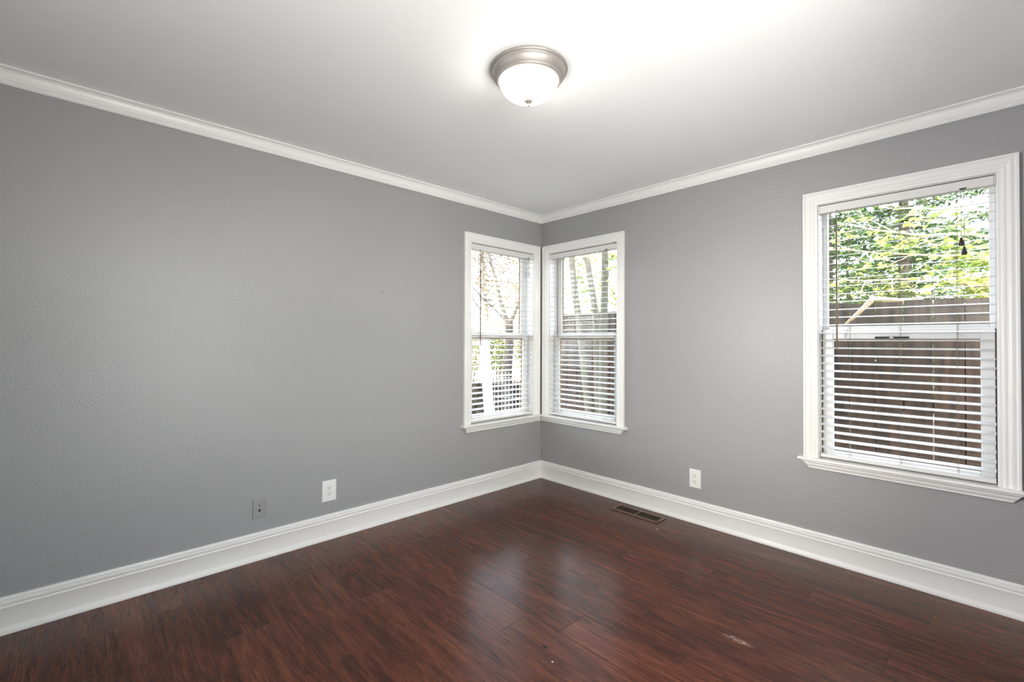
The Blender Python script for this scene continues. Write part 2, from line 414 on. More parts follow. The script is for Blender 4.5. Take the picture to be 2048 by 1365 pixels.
W0, W1 = 0.103, 0.836       # corner window openings
B0, B1 = 2.222, 2.948       # big window opening
S0, S1 = 1.72, 2.92         # added side-wall window, unseen, opened for the side fill light
Z0, Z1 = 0.590, 2.075
bm = bmesh.new(); wall_with_holes(bm, FL, 0, RY+WT, -0.05, CH+0.05, [(W0, W1, Z0-0.02, Z1)], WT)
tag(obj('wall_left', bm, M_wall), kind='structure')
bm = bmesh.new(); wall_with_holes(bm, FR, -WT, RX+WT, -0.05, CH+0.05, [(W0, W1, Z0-0.02, Z1), (B0, B1, Z0-0.02, Z1)], WT)
tag(obj('wall_right', bm, M_wall), kind='structure')
bm = bmesh.new(); wall_with_holes(bm, FS, 0, RY+WT, -0.05, CH+0.05, [(S0, S1, Z0-0.02, Z1)], WT)
tag(obj('wall_side', bm, M_wall), kind='structure')
bm = bmesh.new(); box(bm, 0, RX, -RY-WT, -RY, -0.05, CH+0.05)
tag(obj('wall_rear', bm, M_wall), kind='structure')
bm = bmesh.new(); box(bm, 0, RX, -RY, 0, -0.12, 0)
tag(obj('floor', bm, M_floor), kind='structure')
bm = bmesh.new(); box(bm, 0, RX, -RY, 0, CH, CH+0.12)
tag(obj('ceiling', bm, M_ceil), kind='structure')

def run(bm, prof, pts, closed=False):
    """Sweep a moulding profile (out from wall, z) along floor-plan points with mitred corners; interior on the given normals."""
    n = len(pts); rings = []
    for i in range(n):
        p = Vector(pts[i])
        a = (Vector(pts[i])-Vector(pts[i-1])).normalized() if (i > 0 or closed) else None
        b = (Vector(pts[(i+1) % n])-Vector(pts[i])).normalized() if (i < n-1 or closed) else None
        na = Vector((a.y, -a.x)) if a else None; nb = Vector((b.y, -b.x)) if b else None
        if na is None: off = nb
        elif nb is None: off = na
        else: off = (na+nb)/(1+na.dot(nb))
        rings.append([(p.x+off.x*o, p.y+off.y*o, z) for o, z in prof])
    loft(bm, rings)

plan = [(0, -RY), (0, 0), (RX, 0), (RX, -RY)]
base_prof = [(0, 0), (0.026, 0), (0.026, 0.006), (0.0225, 0.016), (0.016, 0.026), (0.0145, 0.030), (0.0145, 0.103), (0.0165, 0.108), (0.0175, 0.113),
             (0.0125, 0.1165), (0.0115, 0.119), (0.0155, 0.124), (0.0165, 0.130), (0.0150, 0.1375), (0.0105, 0.139), (0.0105, 0.1415), (0.0140, 0.144), (0.0140, 0.150), (0.0105, 0.156), (0, 0.156)]
crown_prof = [(0, CH), (0.042, CH), (0.042, CH-0.0075), (0.0345, CH-0.0095)]
for k in range(1, 9):
    t = k/8; a = t*math.pi/2
    crown_prof.append((0.0345-0.0185*math.sin(a), CH-0.0095-0.0375*(1-math.cos(a))))
crown_prof += [(0.0165, CH-0.0525), (0.0135, CH-0.0535), (0.0135, CH-0.0565), (0.0155, CH-0.059), (0.0165, CH-0.067), (0.012, CH-0.0735), (0, CH-0.0735)]
def pieces(name, prof, m, suffixes):
    for (a, b), sfx, ends in zip(((plan[0], plan[1]), (plan[1], plan[2]), (plan[2], plan[3])), suffixes, ((0, 1), (1, 1), (1, 0))):
        a = Vector(a); b = Vector(b); t = (b-a).normalized(); nn = Vector((t.y, -t.x))
        r0 = [(a.x+nn.x*o+t.x*o*ends[0], a.y+nn.y*o+t.y*o*ends[0], z) for o, z in prof]
        r1 = [(b.x+nn.x*o-t.x*o*ends[1], b.y+nn.y*o-t.y*o*ends[1], z) for o, z in prof]
        bm = bmesh.new(); loft(bm, [r0, r1])
        tag(obj(name+sfx, bm, m, smooth=40), kind='structure')
pieces('baseboard_', base_prof, M_trim, ('left', 'right', 'side'))
pieces('trim_', crown_prof, M_trim, ('1', '2', '3'))

# ------------------------------------------------------------------ windows
CW = 0.073
cas_prof = [(0.0, 0.0), (0.0, 0.0175), (0.0025, 0.0195), (0.010, 0.0195), (0.0135, 0.0165), (0.0155, 0.0145), (0.0185, 0.0150), (0.0225, 0.0165), (0.0285, 0.0170),
            (0.034, 0.0155), (0.0385, 0.0125), (0.041, 0.0105), (0.0445, 0.0105), (0.0465, 0.0120), (0.0535, 0.0120), (0.0575, 0.0095), (0.0605, 0.0085), (0.066, 0.0095), (0.0715, 0.0085), (0.073, 0.006), (0.073, 0.0)]

def window(name, f, u0, u1, corner, base_z):
    """Trim and double-hung sashes of one window. corner: the side u0 meets the other corner window."""
    root = empty(name, f((u0+u1)/2, 0, base_z)); tag(root, kind='structure')
    ST = Z0                                     # stool top
    # mitred casing: left, head, right
    for side in ('left', 'top', 'right'):
        bm = bmesh.new()
        if side == 'left':
            r = [[f(u0-CW+a, d, ST) for a, d in cas_prof], [f(u0-CW+a, d, Z1+CW-a) for a, d in cas_prof]]
        elif side == 'right':
            r = [[f(u1+CW-a, d, ST) for a, d in cas_prof], [f(u1+CW-a, d, Z1+CW-a) for a, d in cas_prof]]
        else:
            r = [[f(u0-CW+a, d, Z1+CW-a) for a, d in cas_prof], [f(u1+CW-a, d, Z1+CW-a) for a, d in cas_prof]]
        loft(bm, r); obj('casing', bm, M_trim, root, smooth=30)
    # stool and its sloped apron
    e0 = 0.0 if corner else u0-CW-0.024; e1 = u1+CW+0.028
    sp = [(-0.055, ST), (0.041, ST), (0.046, ST-0.003), (0.0475, ST-0.008), (0.046, ST-0.0135), (0.041, ST-0.0175), (0.0, ST-0.018), (-0.055, ST-0.018)]
    bm = bmesh.new()
    if corner:      # mitred into the neighbouring stool
        ra = [f(max(d+0.0012, 0.0012), max(d, 0), z) for d, z in sp]
    else:
        ra = [f(e0, max(d, 0), z) for d, z in sp]
    rb = [f(e1, max(d, 0), z) for d, z in sp]
    loft(bm, [ra, rb])
    box(bm, u0+0.001, u1-0.001, -0.058, 0.001, ST-0.018, ST, f=f)
    obj('stool', bm, M_trim, root, smooth=30)
    az = ST-0.018
    ap = [(0, az), (0.036, az), (0.037, az-0.004), (0.031, az-0.010), (0.0285, az-0.012), (0.0285, az-0.016), (0.023, az-0.027), (0.017, az-0.033), (0.0155, az-0.037), (0.0165, az-0.039), (0.016, az-0.043), (0, az-0.043)]
    a0 = (0.036 if corner else u0-CW-0.004); a1 = u1+CW+0.004
    k = lambda z: (az-z)*0.75
    bm = bmesh.new()
    loft(bm, [[f((d+0.004 if corner else a0+k(z)), d, z) for d, z in ap] if corner else [f(a0+k(z), d, z) for d, z in ap], [f(a1-k(z), d, z) for d, z in ap]])
    obj('apron', bm, M_trim, root, smooth=30)
    # jamb lining
    bm = bmesh.new(); jt = 0.004
    for a, b in ((u0, u0+jt), (u1-jt, u1)): box(bm, a, b, -WT, -0.001, Z0, Z1, f=f)
    box(bm, u0+jt, u1-jt, -WT, -0.001, Z1-jt, Z1, f=f)
    box(bm, u0+jt, u1-jt, -WT-0.03, -0.06, Z0-0.02, Z0-0.002, f=f)
    obj('jamb', bm, M_sash, root)
    iu0, iu1 = u0+jt, u1-jt
    big = not corner
    us, ls = (0.024, 0.050) if big else (0.058, 0.058)
    # upper sash (outer track)
    def sash(nm, a, b, z0, z1, st, top, bot, d0, d1, fringe):
        bm = bmesh.new()
        box(bm, a, a+st, d0, d1, z0, z1, 0.003, f=f); box(bm, b-st, b, d0, d1, z0, z1, 0.003, f=f)
        box(bm, a+st, b-st, d0, d1, z1-top, z1, 0.003, f=f); box(bm, a+st, b-st, d0, d1, z0, z0+bot, 0.003, f=f)
        s = obj(nm, bm, M_sash, root)
        dm = (d0+d1)/2
        g0, g1, h0, h1 = a+st, b-st, z0+bot, z1-top
        bm = bmesh.new(); box(bm, g0, g1, dm-0.002, dm+0.002, h0, h1, f=f); obj('pane', bm, M_glass, s)
        if fringe:  # added strips that only carry the painted fringe round the pane
            bm = bmesh.new(); t = 0.008
            for (p, q, r_, s_) in ((g0, g0+t, h0, h1), (g1-t, g1, h0, h1), (g0+t, g1-t, h1-t, h1)):
                box(bm, p, q, dm-0.012, dm-0.003, r_, s_, f=f)
            obj('edge_fringe', bm, M_fringe, s)
        return s
    sash('upper_sash', iu0, iu1, 1.300, Z1-jt, us, 0.024, 0.060 if big else 0.044, -0.130, -0.098, corner)
    low = sash('lower_sash', iu0+0.0055, iu1-0.0055, Z0, 1.341, ls, 0.054 if big else 0.047, 0.040, -0.094, -0.062, corner)
    # parting stops and dark weatherstrip either side of the lower sash
    bm = bmesh.new()
    for a, b in ((iu0, iu0+0.005), (iu1-0.005, iu1)): box(bm, a, b, -0.088, -0.068, Z0, 1.335, f=f)
    obj('weatherstrip', bm, M_dark, root)
    if big and f is FR:
        bm = bmesh.new(); box(bm, 2.478, 2.540, -0.062, -0.054, 1.288, 1.299, 0.002, f=f); box(bm, 2.560, 2.622, -0.062, -0.054, 1.288, 1.299, 0.002, f=f)
        k_ = obj('sash_lock', bm, M_dark, low)
        bm = bmesh.new(); box(bm, 2.5405, 2.5595, -0.062, -0.050, 1.286, 1.302, 0.003, f=f)
        obj('latch_lever', bm, M_nickel, k_)
    return root

window('window_1', FL, W0, W1, True, Z0)
window('window_2', FR, W0, W1, True, Z0)
window('window_3', FR, B0, B1, False, Z0)
window('added_window_4', FS, S0, S1, False, Z0)  # added unseen window, lets the side fill light into the room

# ------------------------------------------------------------------ blinds
PITCH, SLATS, ZB = 0.0445, 31, 0.655
def blind(label, f, u0, u1, wand_u, wand_bot, lock_u, tassels, ladders, tassel_mat):
    root = empty('window_blind', f((u0+u1)/2, -0.03, Z0))
    tag(root, label, 'window blind', 'horizontal blinds in the windows')
    a, b = u0+0.006, u1-0.008
    # valance / headrail
    bm = bmesh.new(); zt, zb = 2.0635, 2.020
    box(bm, u0+0.010, u1-0.010, -0.056, -0.004, zb+0.004, zt-0.006, f=f)
    box(bm, u0+0.010, u1-0.010, -0.003, 0.004, zb, zt, 0.002, f=f)
    hr = obj('headrail', bm, M_rail, root)
    for p, q in ((u0+0.0045, u0+0.0095), (u1-0.0095, u1-0.0045)):
        bm = bmesh.new(); box(bm, p, q, -0.055, 0.005, zb+0.001, zt+0.001, 0.001, f=f); obj('mounting_bracket', bm, M_rail, hr)
    bm = bmesh.new(); box(bm, lock_u-0.012, lock_u+0.012, -0.002, 0.007, zb+0.001, zb+0.008, f=f)
    obj('cord_lock', bm, M_dark, hr)
    # slats: slightly crowned, tilted a little towards the room
    bm = bmesh.new(); tilt = R(TILT)
    for k in range(SLATS):
        z = ZB+PITCH*k
        ring0 = []
        for s in range(5):
            t = -0.0225+0.045*s/4; c = 0.0014*(1-(t/0.0225)**2)
            ring0.append((t, c+0.0011))
        for s in range(4, -1, -1):
            t = -0.0225+0.045*s/4; c = 0.0014*(1-(t/0.0225)**2)
            ring0.append((t, c-0.0011))
        pr = [(t*math.cos(tilt)+c*math.sin(tilt)-0.030, z-t*math.sin(tilt)+c*math.cos(tilt)) for t, c in ring0]
        jit = random.uniform(-0.0015, 0.0015)
        loft(bm, [[f(a+jit, d, zz) for d, zz in pr], [f(b+jit, d, zz) for d, zz in pr]])
    obj('slats', bm, M_slat, root, smooth=40)
    bm = bmesh.new(); box(bm, u0+0.008, u1-0.008, -0.056, -0.004, 0.598, 0.617, 0.004, f=f); obj('bottom_rail', bm, M_rail, root)
    for lu in ladders:
        bm = bmesh.new()
        for d in (-0.0025, -0.0575): tube(bm, [f(lu, d, 0.617), f(lu, d, 2.03)], 0.0006, 5)
        tube(bm, [f(lu+0.004, -0.030, 0.617), f(lu+0.004, -0.030, 2.03)], 0.0008, 5)
        for k in range(SLATS):
            z = ZB+PITCH*k-0.003
            tube(bm, [f(lu, -0.0575, z+0.0575*0.5*math.tan(tilt)), f(lu, -0.0025, z-0.0275*math.tan(tilt))], 0.0006, 4)
        obj('ladder_cord', bm, M_cord, root)
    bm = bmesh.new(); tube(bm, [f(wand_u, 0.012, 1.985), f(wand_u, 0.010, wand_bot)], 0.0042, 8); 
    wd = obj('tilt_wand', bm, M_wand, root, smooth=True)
    bm = bmesh.new(); tube(bm, [f(wand_u, 0.004, 2.026), f(wand_u, 0.011, 2.02), f(wand_u, 0.012, 1.985)], 0.0018, 6); obj('wand_hook', bm, M_cord, wd)
    for du, zt_, zb_ in tassels:
        bm = bmesh.new(); u = lock_u+du
        tube(bm, [f(u, 0.008, 2.026), f(u, 0.009, zt_)], 0.0010, 5); obj('pull_cord', bm, M_cord, root)
        bm = bmesh.new(); p = f(u, 0.009, 0)
        h = zt_-zb_
        lathe(bm, [(0, zt_), (0.005, zt_-0.001), (0.0058, zt_-h*0.28), (0.0085, zt_-h*0.5), (0.0115, zt_-h*0.72), (0.0112, zb_+0.003), (0.009, zb_), (0, zb_)], p[0], p[1], 16)
        obj('tassel', bm, tassel_mat, root, smooth=40)
    return root
TILT = 9.0
blind('white horizontal blind in the left window of the corner pair, wand at left darkened as if backlit', FL, W0, W1, 0.742, 1.235, 0.175,
      ((-0.004, 1.90, 1.865), (0.008, 1.885, 1.85)), (0.23, 0.47, 0.71), M_tassel_white)
blind('white horizontal blind in the right-hand window of the corner pair, above the floor register', FR, W0, W1, 0.215, 1.30, 0.735,
      ((0.0, 1.90, 1.87),), (0.22, 0.47, 0.70), M_tassel_white)
blind('white horizontal blind with two tassels darkened as if backlit in the large window at far right', FR, B0, B1, 2.316, 1.232, 2.833,
      ((-0.006, 1.784, 1.744), (0.004, 1.738, 1.698)), (2.366, 2.588, 2.808), M_tassel_backlit)

# ------------------------------------------------------------------ ceiling light
LX, LY = 1.563, -1.757
lamp = empty('ceiling_light', (LX, LY, CH))
tag(lamp, 'round flush ceiling light with brushed nickel pan and glowing white glass bowl', 'ceiling light')
bm = bmesh.new()
lathe(bm, [(0.02, CH-0.0005), (0.160, CH-0.0005), (0.167, CH-0.002), (0.1685, CH-0.007), (0.166, CH-0.012), (0.159, CH-0.0145), (0.1575, CH-0.018), (0.1585, CH-0.021), (0.157, CH-0.025),
           (0.151, CH-0.036), (0.143, CH-0.044), (0.141, CH-0.046), (0.1415, CH-0.049), (0.139, CH-0.052), (0.133, CH-0.056), (0.1285, CH-0.0575), (0.1245, CH-0.056), (0.1235, CH-0.050), (0.02, CH-0.045), (0.02, CH-0.0005)], LX, LY, 96)
obj('pan', bm, M_nickel, lamp, smooth=50)
bm = bmesh.new(); zt = CH-0.056
dome = [(0.1225, zt+0.004)]
for k in range(0, 15):
    a = k/14*math.pi/2
    dome.append((0.1245*math.cos(a)**0.92 if k < 14 else 0.0, zt-0.0795*math.sin(a)))
lathe(bm, dome, LX, LY, 96)
obj('glass_bowl', bm, M_shade, lamp, smooth='all')
bm = bmesh.new(); zb = zt-0.079
lathe(bm, [(0, zb+0.001), (0.017, zb), (0.018, zb-0.003), (0.013, zb-0.009), (0.006, zb-0.012), (0.0035, zb-0.014), (0.0035, zb-0.017), (0.0055, zb-0.020), (0.0052, zb-0.024), (0, zb-0.027)], LX, LY, 32)
obj('finial', bm, M_nickel, lamp, smooth=50)

# ------------------------------------------------------------------ wall plates
def plate_mesh(f, uc, zc, w, h, t=0.0065):
    bm = bmesh.new()
    ins = 0.006
    loft(bm, [[f(uc+sx*w/2, 0.0003, zc+sz*h/2) for sx, sz in ((-1, -1), (1, -1), (1, 1), (-1, 1))],
              [f(uc+sx*w/2, 0.0022, zc+sz*h/2) for sx, sz in ((-1, -1), (1, -1), (1, 1), (-1, 1))],
              [f(uc+sx*(w/2-0.003), t-0.001, zc+sz*(h/2-0.003)) for sx, sz in ((-1, -1), (1, -1), (1, 1), (-1, 1))],
              [f(uc+sx*(w/2-ins), t, zc+sz*(h/2-ins)) for sx, sz in ((-1, -1), (1, -1), (1, 1), (-1, 1))]])
    return bm
def disc(bm, f, u, z, r, d0, d1, seg=16, sx=1.0):
    loft(bm, [[f(u+sx*r*math.cos(2*math.pi*k/seg), d, z+r*math.sin(2*math.pi*k/seg)) for k in range(seg)] for d in (d0, d1)])
def slots(bm, f, u, z, d):
    box(bm, u-0.0085, u-0.0060, d-0.001, d+0.0004, z-0.001, z+0.0085, f=f)
    box(bm, u+0.0060, u+0.0085, d-0.001, d+0.0004, z+0.000, z+0.0080, f=f)
    disc(bm, f, u, z-0.0085, 0.0032, d-0.001, d+0.0004, 10)

# decorator outlet on the left wall
uc, zc = 1.980, 0.304
o = empty('wall_outlet', FL(uc, 0, zc)); tag(o, 'white rectangular-faced power outlet low on the left wall', 'outlet', 'white power outlets')
obj('cover_plate', plate_mesh(FL, uc, zc, 0.092, 0.134), M_plate, o)
bm = bmesh.new(); box(bm, uc-0.0175, uc+0.0175, 0.0058, 0.0064, zc-0.0345, zc+0.0345, f=FL); rim = obj('recess', bm, M_hole, o)
bm = bmesh.new(); box(bm, uc-0.0165, uc+0.0165, 0.0058, 0.0078, zc-0.0335, zc+0.0335, 0.0008, f=FL); rc = obj('receptacle', bm, M_plate, o)
for dz in (0.018, -0.018):
    bm = bmesh.new(); slots(bm, FL, uc, zc+dz+0.002, 0.0078); obj('socket_slots', bm, M_hole, rc)
for dz in (0.050, -0.050):
    bm = bmesh.new(); disc(bm, FL, uc, zc+dz, 0.0035, 0.006, 0.0072, 12); obj('screw', bm, M_plate, o)

# duplex outlet on the right wall
uc, zc = 1.482, 0.306
o = empty('wall_outlet', FR(uc, 0, zc)); tag(o, 'white outlet with two rounded sockets on the right wall', 'outlet', 'white power outlets')
obj('cover_plate', plate_mesh(FR, uc, zc, 0.081, 0.128), M_plate, o)
for dz in (0.0195, -0.0195):
    bm = bmesh.new(); pts = []
    for k in range(24):
        a = 2*math.pi*k/24; pts.append((0.0172*math.cos(a), max(-0.0135, min(0.0135, 0.0172*math.sin(a)))))
    loft(bm, [[FR(uc+p, d, zc+dz+q) for p, q in pts] for d in (0.0055, 0.0085)])
    rc = obj('receptacle', bm, M_plate, o)
    bm = bmesh.new(); slots(bm, FR, uc, zc+dz+0.001, 0.0085); obj('socket_slots', bm, M_hole, rc)
bm = bmesh.new(); disc(bm, FR, uc, zc, 0.0035, 0.006, 0.0074, 12); obj('screw', bm, M_plate, o)

# grey painted-over cable plate
uc, zc = 2.3845, 0.294
o = empty('cable_plate', FL(uc, 0, zc)); tag(o, 'grey painted-over cable plate with two jacks low on the left wall', 'wall plate')
obj('cover_plate', plate_mesh(FL, uc, zc, 0.073, 0.116), M_gplate, o)
bm = bmesh.new(); disc(bm, FL, uc+0.001, zc+0.016, 0.0062, 0.005, 0.0085, 6); disc(bm, FL, uc+0.001, zc+0.016, 0.0045, 0.0085, 0.016, 12)
j = obj('coaxial_jack', bm, M_nickel, o)
bm = bmesh.new(); disc(bm, FL, uc+0.001, zc+0.016, 0.003, 0.0155, 0.0163, 10); obj('jack_hole', bm, M_hole, j)
bm = bmesh.new(); disc(bm, FL, uc, zc-0.014, 0.0068, 0.0055, 0.0072, 16); obj('jack_hole', bm, M_hole, o)
for dz in (0.042, -0.042):
    bm = bmesh.new(); disc(bm, FL, uc, zc+dz, 0.0032, 0.006, 0.0071, 12); obj('screw', bm, M_gplate, o)

# ------------------------------------------------------------------ floor register
vx0, vx1, vy0, vy1 = 0.926, 1.312, -0.220, -0.088
v = empty('floor_register', ((vx0+vx1)/2, (vy0+vy1)/2, 0)); tag(v, 'brown metal floor register with slotted grille beside the right baseboard', 'floor register')
sx0, sx1, sy0, sy1 = 0.950, 1.290, -0.192, -0.108
xm = (sx0+sx1)/2
bm = bmesh.new()
def frame_strip(a, b, c, d): box(bm, a, b, c, d, 0.0003, 0.0055, f=None)
frame_strip(vx0, vx1, vy0, sy0); frame_strip(vx0, vx1, sy1, vy1); frame_strip(vx0, sx0, sy0, sy1); frame_strip(sx1, vx1, sy0, sy1); frame_strip(xm-0.007, xm+0.007, sy0, sy1)
obj('frame', bm, M_vent, v)
bm = bmesh.new(); box(bm, sx0, sx1, sy0, sy1, 0.0002, 0.0010); obj('duct_opening', bm, M_ventdark, v)
for (a, b) in ((sx0, xm-0.007), (xm+0.007, sx1)):
    bm = bmesh.new(); n = 13
    for k in range(1, n):
        x = a+(b-a)*k/n
        loft(bm, [[(x-0.0018, y, 0.0012), (x+0.0006, y, 0.0012), (x+0.0026, y, 0.0050), (x+0.0004, y, 0.0050)] for y in (sy0, sy1)])
    obj('louvers', bm, M_vent, v)

# ------------------------------------------------------------------ outside
GZ = -0.42
bm = bmesh.new(); box(bm, -40, 40, -20, 45, GZ-0.3, GZ)
tag(obj('ground', bm, M_soil), kind='structure')
# the house above and round the room: foundation and eaves
bm = bmesh.new(); box(bm, -WT, RX+3.0, -RY-4.0, WT, GZ, -0.13)
tag(obj('foundation', bm, M_ext), kind='structure')
bm = bmesh.new()
loft(bm, [[(x, 0.62, 2.60), (x, 0.62, 2.74), (x, -3.2, 4.0), (x, -7.5, 2.74), (x, -7.5, 2.60)] for x in (-0.62, RX+4.5)])
tag(obj('roof', bm, M_roof), kind='structure')

def at(px, py, Y=None, X=None, t=None):
    """World point seen at photograph pixel (px, py), on a plane y=Y / x=X or at depth t."""
    d = fwd+r2*((px-1024-0.055)/920.17)-u2*((py-682.5+9.73)/920.17)
    if Y is not None: t = (Y-CAM.y)/d.y
    elif X is not None: t = (X-CAM.x)/d.x
    return CAM+d*t

# wooden fence, built as sections; each board run is one panel with its rails and posts
FY = 1.84
def fence(label, x0, x1, y0, y1, top, seed, last=0.0):
    rnd = random.Random(seed)
    L_ = math.hypot(x1-x0, y1-y0); t = Vector(((x1-x0)/L_, (y1-y0)/L_, 0)); n = Vector((-t.y, t.x, 0))
    P = lambda s, d, z: tuple(Vector((x0, y0, 0))+t*s+n*d+Vector((0, 0, z)))
    root = empty('fence', ((x0+x1)/2, (y0+y1)/2, GZ)); tag(root, label, 'fence')
    bm = bmesh.new(); s = 0.0; pitch = 0.1835
    while s+pitch <= L_+1e-6:
        gap = rnd.uniform(0.005, 0.011); h = top+rnd.uniform(-0.006, 0.006); o_ = rnd.uniform(0, 0.004)
        a, b = s+gap/2, s+pitch-gap/2; sk = rnd.uniform(-0.003, 0.003)
        loft(bm, [[P(a, o_, GZ+0.03), P(b, o_, GZ+0.03), P(b, o_+0.018, GZ+0.03), P(a, o_+0.018, GZ+0.03)],
                  [P(a+sk, o_, h), P(b+sk, o_, h), P(b+sk, o_+0.018, h), P(a+sk, o_+0.018, h)]])
        s += pitch
    obj('board_panel', bm, M_fence, root)
    for z in (GZ+0.25, (GZ+top)/2+0.1, top-0.28):
        bm = bmesh.new(); box(bm, 0, L_, 0.024, 0.062, z, z+0.085, f=P); obj('rail', bm, M_fence, root)
    for s in (0.0, L_/2, L_-last):
        bm = bmesh.new(); box(bm, s-0.044, s+0.044, 0.063, 0.15, GZ, top-0.05, f=P); obj('post', bm, M_fence, root)
# the gaps of the run behind the large window fall where the photograph shows them
fence('weathered brown board fence behind the large window', 1.118, 1.118+0.1835*18, FY, FY, 1.615, 3)
fence('grey-brown board fence behind the tree trunks in the right corner window', 1.10-0.1835*16, 1.10, FY+0.10, FY, 1.66, 5, 0.2)

# ---- planting
def leaf_quads(bm, pts, rnd, lx, ly, fold=0.25, droop=0.4, tri=False):
    for p in pts:
        p = Vector(p)
        a = rnd.uniform(0, 2*math.pi); el = rnd.uniform(-1.0, 0.5)*droop
        t = Vector((math.cos(a)*math.cos(el), math.sin(a)*math.cos(el), math.sin(el)))
        s = t.cross(Vector((0, 0, 1))).normalized(); roll_ = rnd.uniform(-0.9, 0.9)
        n = s.cross(t); s = s*math.cos(roll_)+n*math.sin(roll_); n = s.cross(t)
        k = rnd.uniform(0.65, 1.2); L_, W_ = lx*k, ly*k
        b0 = bm.verts.new(p); tip = bm.verts.new(p+t*L_-n*L_*0.12)
        m1 = bm.verts.new(p+t*L_*0.42+s*W_/2+n*W_*fold); m2 = bm.verts.new(p+t*L_*0.42-s*W_/2+n*W_*fold)
        if tri:
            bm.faces.new((b0, m1, tip)); bm.faces.new((b0, tip, m2))
        else:
            q1 = bm.verts.new(p+t*L_*0.75+s*W_*0.36+n*W_*fold*0.6); q2 = bm.verts.new(p+t*L_*0.75-s*W_*0.36+n*W_*fold*0.6)
            mid = bm.verts.new(p+t*L_*0.5)
            bm.faces.new((b0, m1, mid)); bm.faces.new((b0, mid, m2)); bm.faces.new((m1, q1, tip, mid)); bm.faces.new((m2, mid, tip, q2))

def wob(a, b, n, amp, rnd):
    a, b = Vector(a), Vector(b); out = []
    for i in range(n+1):
        t = i/n; o_ = Vector((rnd.uniform(-1, 1), rnd.uniform(-1, 1), rnd.uniform(-1, 1)))*amp*(1 if 0 < i < n else 0)
        out.append(a.lerp(b, t)+o_)
    return out

def branch_tree(label, root_pt, stems, twigs, leaf_pts, m_leaf, m_bark, leaf_size, name='tree', group=None, seed=1):
    """stems/twigs: lists of (points, radius0, radius1)."""
    rnd = random.Random(seed)
    o = empty(name, root_pt); tag(o, label, 'tree', group)
    for i, (pts, a, b) in enumerate(stems):
        bm = bmesh.new(); n = len(pts)
        tube(bm, pts, [a+(b-a)*k/(n-1) for k in range(n)], 10); obj('trunk', bm, m_bark, o, smooth=True)
    if twigs:
        bm = bmesh.new()
        for pts, a, b in twigs:
            n = len(pts); tube(bm, pts, [a+(b-a)*k/(n-1) for k in range(n)], 6)
        obj('branches', bm, m_bark if m_bark is not M_bark else M_bark, o, smooth=True)
    bm = bmesh.new(); leaf_quads(bm, leaf_pts, rnd, *leaf_size); obj('foliage', bm, m_leaf, o, recalc=False)
    return o

def cloud(rnd, c, r, n, shell=0.0):
    out = []
    while len(out) < n:
        v_ = Vector((rnd.uniform(-1, 1), rnd.uniform(-1, 1), rnd.uniform(-1, 1)))
        if v_.length > 1 or v_.length < shell: continue
        out.append((c[0]+v_.x*r[0], c[1]+v_.y*r[1], c[2]+v_.z*r[2]))
    return out

def shrub(label, c, r, n, m_leaf, size, seed, name='shrub'):
    rnd = random.Random(seed); o = empty(name, (c[0], c[1], GZ)); tag(o, label, 'shrub')
    bm = bmesh.new()
    for k in range(9):
        a = rnd.uniform(0, 6.28); tube(bm, wob((c[0], c[1], GZ), (c[0]+math.cos(a)*r[0]*0.6, c[1]+math.sin(a)*r[1]*0.6, c[2]+r[2]*rnd.uniform(0, .6)), 4, 0.02, rnd), [0.012, 0.010, 0.008, 0.006, 0.003], 6)
    obj('stems', bm, M_barkdark, o, smooth=True)
    bm = bmesh.new(); leaf_quads(bm, cloud(rnd, c, r, n, 0.35), rnd, *size); obj('foliage', bm, m_leaf, o, recalc=False)
    return o
# three bare trunks beyond the right corner window, forking low, in front of the fence
rnd = random.Random(11)
TY = 1.25
b0 = at(1192, 660, Y=TY); base = Vector((b0.x+0.05, TY, GZ))
s1 = [base, at(1176, 800, Y=TY), at(1160, 650, Y=TY), at(1151, 600, Y=TY), at(1144, 530, Y=TY), at(1138, 440, Y=TY), at(1128, 340, Y=TY)]
s2 = [base+Vector((0.03, 0.05, 0)), at(1196, 800, Y=TY+0.06), at(1193, 650, Y=TY+0.06), at(1187, 600, Y=TY+0.06), at(1176, 530, Y=TY+0.06), at(1168, 460, Y=TY+0.06), at(1160, 340, Y=TY+0.06)]
s3 = [base+Vector((0.08, 0.0, 0)), at(1205, 800, Y=TY-0.05), at(1207, 650, Y=TY-0.05), at(1209, 600, Y=TY-0.05), at(1210, 530, Y=TY-0.05), at(1211, 450, Y=TY-0.05), at(1216, 340, Y=TY-0.05)]
tw = []
for s in (s1, s2, s3):
    for k in range(4):
        p = Vector(s[3+k % 4]); q = p+Vector((rnd.uniform(-0.5, 0.5), rnd.uniform(-0.1, 0.4), rnd.uniform(0.2, 0.7)))
        tw.append((wob(p, q, 4, 0.02, rnd), 0.010, 0.003))
lp = []
for pts, a, b in tw: lp += cloud(rnd, pts[-1], (0.22, 0.18, 0.2), 14)
lp += cloud(rnd, at(1150, 520, Y=1.5), (0.25, 0.25, 0.2), 18)+cloud(rnd, at(1225, 520, Y=1.5), (0.12, 0.25, 0.5), 45)
lp += cloud(rnd, at(1180, 560, Y=2.4), (0.9, 0.4, 0.35), 150)
lp += cloud(rnd, at(1165, 540, Y=2.6), (0.5, 0.4, 0.5), 130)+cloud(rnd, at(1200, 600, Y=2.6), (0.5, 0.4, 0.25), 150)
branch_tree('multi-stemmed tree with three grey trunks outside the right corner window', base, [(s1, 0.055, 0.030), (s2, 0.050, 0.028), (s3, 0.048, 0.034)], tw, lp, M_broad, M_bark, (0.085, 0.05), seed=4)

